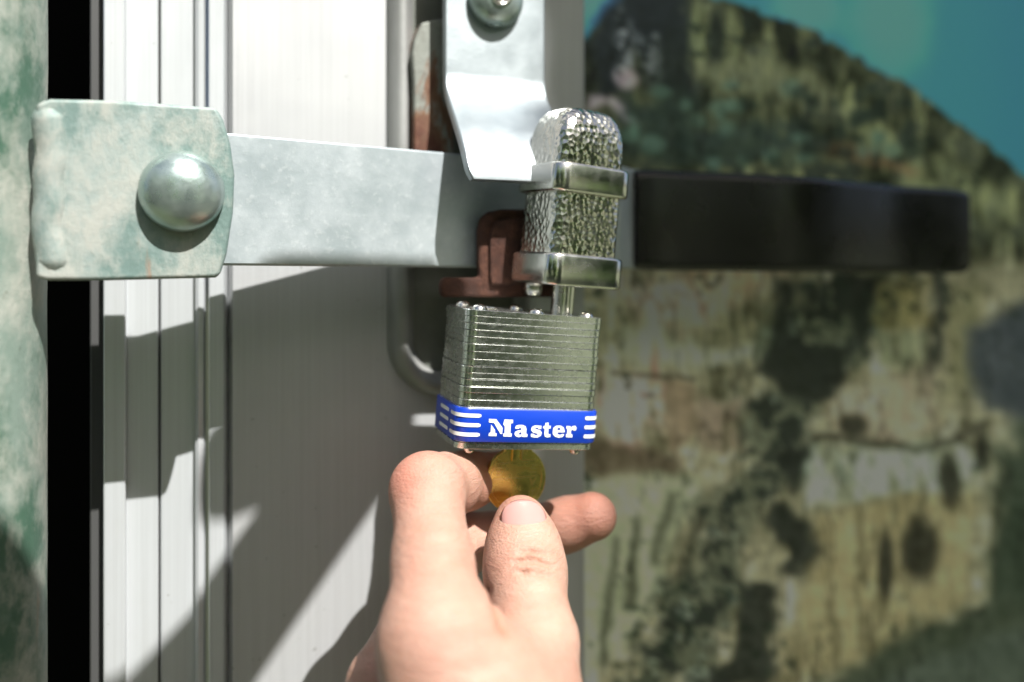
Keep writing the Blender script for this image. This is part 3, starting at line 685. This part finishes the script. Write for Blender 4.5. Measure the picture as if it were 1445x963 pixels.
palm = smin(palm, chain([(Wr, .021), (Vector((.010, .166, -.24)), .026), (Vector((.022, .160, -.40)), .033)]), .02)
palm = smin(palm, rcone(P(665, 985, .194), P(740, 990, .204), .0128, .0128), .006)       # web between thumb and index
palm = smin(palm, rcone(P(690, 1010, .190), P(705, 1080, .186), .017, .018), .014)
d = smin(palm, idx, .006); d = smin(d, thb, .0032); d2 = smin(rng_, pnk, .0015); d2 = smin(mid, d2, .0015)
dfar = smin(d, d2, .0022); d = dfar
# the skin fold where thumb and index meet
def surf(px, py):
    r_ = P(px, py, 1.0)
    for yy in np.arange(.15, .26, .0003):
        p_ = r_*float(yy)
        if d[int((p_.x-hx_[0])/VX+.5), int((yy-hy_[0])/VX+.5), int(np.searchsorted(hz_, p_.z))] < 0: return p_
    return r_*.2
def groove(pts, r0, r1, k, deep=0):
    global d
    sp_ = [surf(*p_)*(1+deep) for p_ in pts]; n_ = len(sp_)-1
    for i_ in range(n_): d = -smin(-d, rcone(sp_[i_], sp_[i_+1]+Vector((0, 0, 1e-5)), r0+(r1-r0)*i_/n_, r0+(r1-r0)*(i_+1)/n_+1e-6), k)
fold_shade_pts = [surf(*p_) for p_ in ((690, 838), (695, 850), (699, 862), (703, 874), (705, 885), (706, 894))]
groove([(688, 832), (695, 850), (701, 866), (705, 880), (706, 894)], .0010, .0004, .0009, .003)
groove([(718, 803), (738, 808), (760, 812), (778, 818)], .00035, .00025, .0012)
groove([(728, 794), (745, 790), (765, 794), (782, 803)], .0003, .0002, .0012)
groove([(735, 782), (750, 779), (768, 784)], .00025, .0002, .0012)
# small creases: thumb joint and index knuckle
def ripple(cpt, axis, amp, wl, rad):
    global d
    c_ = cpt; a_ = axis.normalized(); tt = (GXX-c_.x)*a_.x+(GYY-c_.y)*a_.y+(GZZ-c_.z)*a_.z
    r2 = (GXX-c_.x)**2+(GYY-c_.y)**2+(GZZ-c_.z)**2
    d = d + amp*np.cos(2*math.pi*tt/wl)*np.exp(-r2/rad**2)
ripple(P(752, 798, .222), (T3-T2), .00026, .0031, .0062)
ripple(P(590, 740, .206), (I1-I0), .00016, .0040, .008)
print('hand field', d.shape)
def surface_nets(d, xs, ys, zs):
    s = d < 0; c = s[:-1, :-1, :-1].astype(np.int8)
    for i in (0, 1):
        for j in (0, 1):
            for k in (0, 1):
                if i+j+k: c = c + s[i:s.shape[0]-1+i, j:s.shape[1]-1+j, k:s.shape[2]-1+k]
    act = (c > 0) & (c < 8); ids = np.full(act.shape, -1, np.int64); I, J, K = np.nonzero(act); ids[I, J, K] = np.arange(len(I))
    acc = np.zeros((len(I), 3)); cnt = np.zeros(len(I)); ax = (xs, ys, zs)
    corners = [(i, j, k) for i in (0, 1) for j in (0, 1) for k in (0, 1)]
    for a in corners:
        for b in corners:
            if a < b and sum(abs(p-q_) for p, q_ in zip(a, b)) == 1:
                da = d[I+a[0], J+a[1], K+a[2]]; db = d[I+b[0], J+b[1], K+b[2]]; mk = (da < 0) != (db < 0)
                tt = np.where(mk, da/(da-db+1e-20), 0)
                pa = np.stack([xs[I+a[0]], ys[J+a[1]], zs[K+a[2]]], 1); pb = np.stack([xs[I+b[0]], ys[J+b[1]], zs[K+b[2]]], 1)
                acc += np.where(mk[:, None], pa+(pb-pa)*tt[:, None], 0); cnt += mk
    V = acc/cnt[:, None]; Fc = []
    for ax_ in range(3):
        sl0 = [slice(1, -1)]*3; sl0[ax_] = slice(0, -1); sl1 = [slice(1, -1)]*3; sl1[ax_] = slice(1, None)
        a = s[tuple(sl0)]; b = s[tuple(sl1)]; cr = a != b; idx_ = np.argwhere(cr)
        if not len(idx_): continue
        off = [1, 1, 1]; off[ax_] = 0; idx_ = idx_ + np.array(off); o1, o2 = [(1, 2), (2, 0), (0, 1)][ax_]
        def gid(m1, m2):
            q_ = idx_.copy(); q_[:, o1] -= m1; q_[:, o2] -= m2; return ids[q_[:, 0], q_[:, 1], q_[:, 2]]
        quad = np.stack([gid(1, 1), gid(0, 1), gid(0, 0), gid(1, 0)], 1); fl = ~a[cr]
        quad[fl] = quad[fl][:, ::-1]; Fc.append(quad[(quad >= 0).all(1)])
    return V, np.concatenate(Fc)
V, Fq = surface_nets(d, hx_, hy_, hz_)
t = thing('hand', 'bare hand with thumb and curled fingers turning the brass key', 'hand', (.03, .118, -.42))
me = bpy.data.meshes.new('hand_skin'); off = np.array(t.location)
me.from_pydata((V-off).tolist(), [], Fq.tolist()); me.update()
me.polygons.foreach_set('use_smooth', [True]*len(me.polygons))
ho = bpy.data.objects.new('hand_skin', me); C.objects.link(ho); ho.parent = t; me.materials.append(M['skin'].m)
smd = ho.modifiers.new('smooth', 'SMOOTH'); smd.factor = .5; smd.iterations = 3
def near(p, r): return np.exp(-((V-np.array(p))**2).sum(1)/r**2)
red = .14*near(I0, .02) + .25*near(I0.lerp(I1, .45)+Vector((0, -.008, 0)), .007) + .6*near(I1+Vector((-.004, -.004, .004)), .011) + .6*near(Q3, .013) + .35*near(T3, .009) + .5*near(I3, .014) + .25*near(T2+Vector((-.008, 0, -.002)), .008) + .3*near(I2, .012)
brn = .40*near(P(756, 795, .222), .0055) + sum(.42*near(fold_shade_pts[k_], .0022) for k_ in range(len(fold_shade_pts))) + .12*near(P(590, 745, .203), .008)  # brown at the fold points is crease shade painted into the skin
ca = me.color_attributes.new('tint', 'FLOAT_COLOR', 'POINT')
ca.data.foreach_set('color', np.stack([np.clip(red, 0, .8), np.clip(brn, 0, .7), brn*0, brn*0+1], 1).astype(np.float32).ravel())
# thumbnail: a curved plate lying on the end joint
ta = (T3-T2).normalized(); tn = (Vector((.10, -1, .12)) - ta*Vector((.10, -1, .12)).dot(ta)).normalized(); ts = ta.cross(tn).normalized()
if ts.x < 0: ts = -ts
def nail(name, c0, ta, tn, ts, Lh, Wh, rad, lift):
    vs, fs = [], []; nu, nv = 16, 16
    for j in range(nv+1):
        vv = -1+2*j/nv
        for i in range(nu+1):
            uu = -1+2*i/nu
            # superellipse outline mapped on the disc, square-ish at the free end
            a_ = uu*math.sqrt(max(0, 1-abs(vv)**3.2*.62)); b_ = vv*math.sqrt(max(0, 1-abs(uu)**3*.35))
            ang = a_*Wh/rad; edge = max(abs(uu), abs(vv)); dip = .00035*max(0, (edge-.8)/.2)**2
            p = c0 + ta*(b_*Lh) + ts*(math.sin(ang)*rad) + tn*((math.cos(ang)-1)*rad + lift - dip - .0007*b_*b_ - (.0012*b_))
            vs.append(p)
    for j in range(nv):
        for i in range(nu): fs.append([j*(nu+1)+i, j*(nu+1)+i+1, (j+1)*(nu+1)+i+1, (j+1)*(nu+1)+i])
    o = obj(name, vs, fs, 'nail', t, smooth=True); so_ = o.modifiers.new('thick', 'SOLIDIFY'); so_.thickness = .0007; so_.offset = -1; return o
from mathutils.bvhtree import BVHTree
bv = BVHTree.FromPolygons([Vector(v_) for v_ in V], [tuple(q_) for q_ in Fq.tolist()])
ray = Vector(((741-CX)/FPX, 1, (HORY-733)/FPX)).normalized(); hit = bv.ray_cast(Vector((0, 0, 0)), ray)
if hit[0] is not None:
    tn = hit[1] if hit[1].y < 0 else -hit[1]; tn = (tn*.55 + Vector((.10, -.97, .18)).normalized()*.45).normalized()
    ta = (ta - tn*ta.dot(tn)).normalized(); ts = ta.cross(tn).normalized(); ts = ts if ts.x > 0 else -ts
    nail('thumbnail', hit[0], ta, tn, ts, .0068, .0076, .0082, .0005)

# ------------------------------------------------------------------ unseen tree, added to shade the printed side
e1 = Vector((-SUN.y, SUN.x, 0)); e1 = e1.normalized(); e2 = SUN.cross(e1).normalized()
if e2.z < 0: e2 = -e2
def crown(name, parent, centers, size, seed):
    r = random.Random(seed); vs, fs = [], []
    for c_ in centers:
        n = Vector((r.gauss(0, 1), r.gauss(0, 1), r.gauss(0, 1)+.6)).normalized(); a = n.orthogonal().normalized(); b = n.cross(a); th = r.uniform(0, 6.28); a, b = a*math.cos(th)+b*math.sin(th), b*math.cos(th)-a*math.sin(th)
        L_ = size*r.uniform(.7, 1.25); W_ = L_*.36; k = len(vs)
        vs += [c_-a*L_*.5, c_-a*L_*.1+b*W_+n*L_*.06, c_+a*L_*.5-n*L_*.08, c_-a*L_*.1-b*W_+n*L_*.06, c_+a*L_*.05]
        fs += [[k, k+1, k+4], [k+1, k+2, k+4], [k+2, k+3, k+4], [k+3, k, k+4]]
    return obj(name, vs, fs, 'leaf', parent)
def tree(label, base, height, centers, size, seed, limbs, boughs=()):
    t = thing('tree', label, 'tree', base); b = Vector(base)
    vs, fs = tube([b, b+Vector((.03, .02, height*.35)), b+Vector((-.02, .04, height*.7)), b+Vector((.04, 0, height))], [.10, .075, .05, .02], 12)
    for l in limbs:
        s_ = b+Vector((0, .03, height*random.uniform(.45, .8))); v2, f2 = tube([s_, s_.lerp(Vector(l), .5)+Vector((0, 0, .1)), Vector(l)], [.035, .022, .008], 8)
        o_ = len(vs); vs += v2; fs += [[i+o_ for i in q_] for q_ in f2]
    for pth, rd in boughs:
        v2, f2 = tube(pth, rd, 10); o_ = len(vs); vs += v2; fs += [[i+o_ for i in q_] for q_ in f2]
    obj('trunk', vs, fs, 'bark', t, smooth=True); crown('crown', t, centers, size, seed); return t
bp = [(556, 584, .425, .009), (546, 596, .425, .0125), (525, 620, .425, .013), (470, 690, .435, .0135), (380, 815, .45, .014), (300, 930, .47, .0145), (180, 1060, .52, .015), (0, 1130, .6, .016), (-250, 1050, .75, .017), (-480, 600, .95, .018), (-480, -300, 1.2, .02), (100, -900, 1.5, .023)]  # added out-of-view limb, shaped to cast the diagonal shadow band on the door
bpts = []
for px_, py_, t_, r_ in bp:
    u_, z_ = F.uz(px_, py_, 0); bpts.append(F(u_, 0, z_) + SUN*t_)
SHADOW_BOUGH = (bpts + [Vector((1.3, -.5, 2.3)), Vector((2.4, -.2, 1.7))], [b_[3] for b_ in bp] + [.03, .045])
fk = [(294, 667, .424, .0080), (306, 664, .424, .0096), (330, 657, .424, .0104), (420, 628, .424, .0104), (515, 599, .425, .0104), (545, 591, .426, .0106)]  # added side limb that fills in shade below the bar's shadow
SHADOW_FORK = ([F(F.uz(a_, b_, 0)[0], 0, F.uz(a_, b_, 0)[1]) + SUN*c_ for a_, b_, c_, _ in fk], [k_[3] for k_ in fk])
mc = Vector((.10, .34, 0)); base_e1 = mc.dot(e1); cen = []
EDGE = .250  # crown edge set where the added shade should begin
for i in range(7000):
    a = EDGE + 1.5*random.random()**1.15; b = random.uniform(-.62, .8); dd = 2.7 + random.uniform(-.45, .6) + .3*math.sin(a*5+b*4)
    if (a-.9)**2/1.0 + b*b/.7 > 1.05 and a > .9: continue
    p = mc + e1*(a-base_e1) + e2*b + SUN*dd; cen.append(p)
shade_twigs = []  # extra unseen leaves, added to set the shade edge beside the hasp
for i in range(2600):
    a = random.uniform(.191, .34); b = random.uniform(-.55, .6); shade_twigs.append(mc + e1*(a-base_e1) + e2*b + SUN*(2.45+random.uniform(-.15, .15)))
tr0 = tree('unseen leafy tree added to shade the printed side of the truck', (2.45, -.2, -1.2), 3.3, cen, .10, 11, [mc+e1*(.5-base_e1)+SUN*2.7, mc+e1*.4+e2*.4+SUN*2.8, mc+e1*1.0-e2*.3+SUN*2.6], [SHADOW_BOUGH, SHADOW_FORK])
crown('shade_leaves', tr0, shade_twigs, .05, 77)
def blob(c_, r_, n, seed):
    rr = random.Random(seed); o = []
    lobes = [(Vector(c_)+Vector((rr.uniform(-1, 1)*r_[0]*.6, rr.uniform(-1, 1)*r_[1]*.6, rr.uniform(-1, 1)*r_[2]*.6)), rr.uniform(.35, .6)) for _ in range(12)]
    for i in range(n):
        lc, lr = rr.choice(lobes); v_ = Vector((rr.gauss(0, 1), rr.gauss(0, 1), rr.gauss(0, 1))).normalized()*rr.uniform(.6, 1)**.5*lr
        o.append(lc + Vector((v_.x*r_[0], v_.y*r_[1], v_.z*r_[2])))
    return o
for i, (bx_, by_, hgt, rx_, lab) in enumerate(((2.3, -3.1, 1.6, 1.5, 'unseen low bushy tree facing the padlock across the grass'), (-.6, -4.2, 2.2, 1.6, 'unseen rounded tree standing across the grass from the pipe'), (4.4, -1.3, 1.5, 1.4, 'unseen small bushy tree behind the added shade tree'), (-3.4, -3.0, 2.4, 1.5, 'unseen tall bushy tree standing well beyond the pipe'))):
    tree(lab, (bx_, by_, -1.2), 1.2+hgt*.6, blob((bx_, by_, .35+hgt*.1), (rx_, rx_, 1.5+hgt*.25), 5200, 20+i), .25, 30+i, [(bx_+.5, by_, .6), (bx_-.5, by_+.2, .5)])  # unseen trees, added for the green they give to reflections
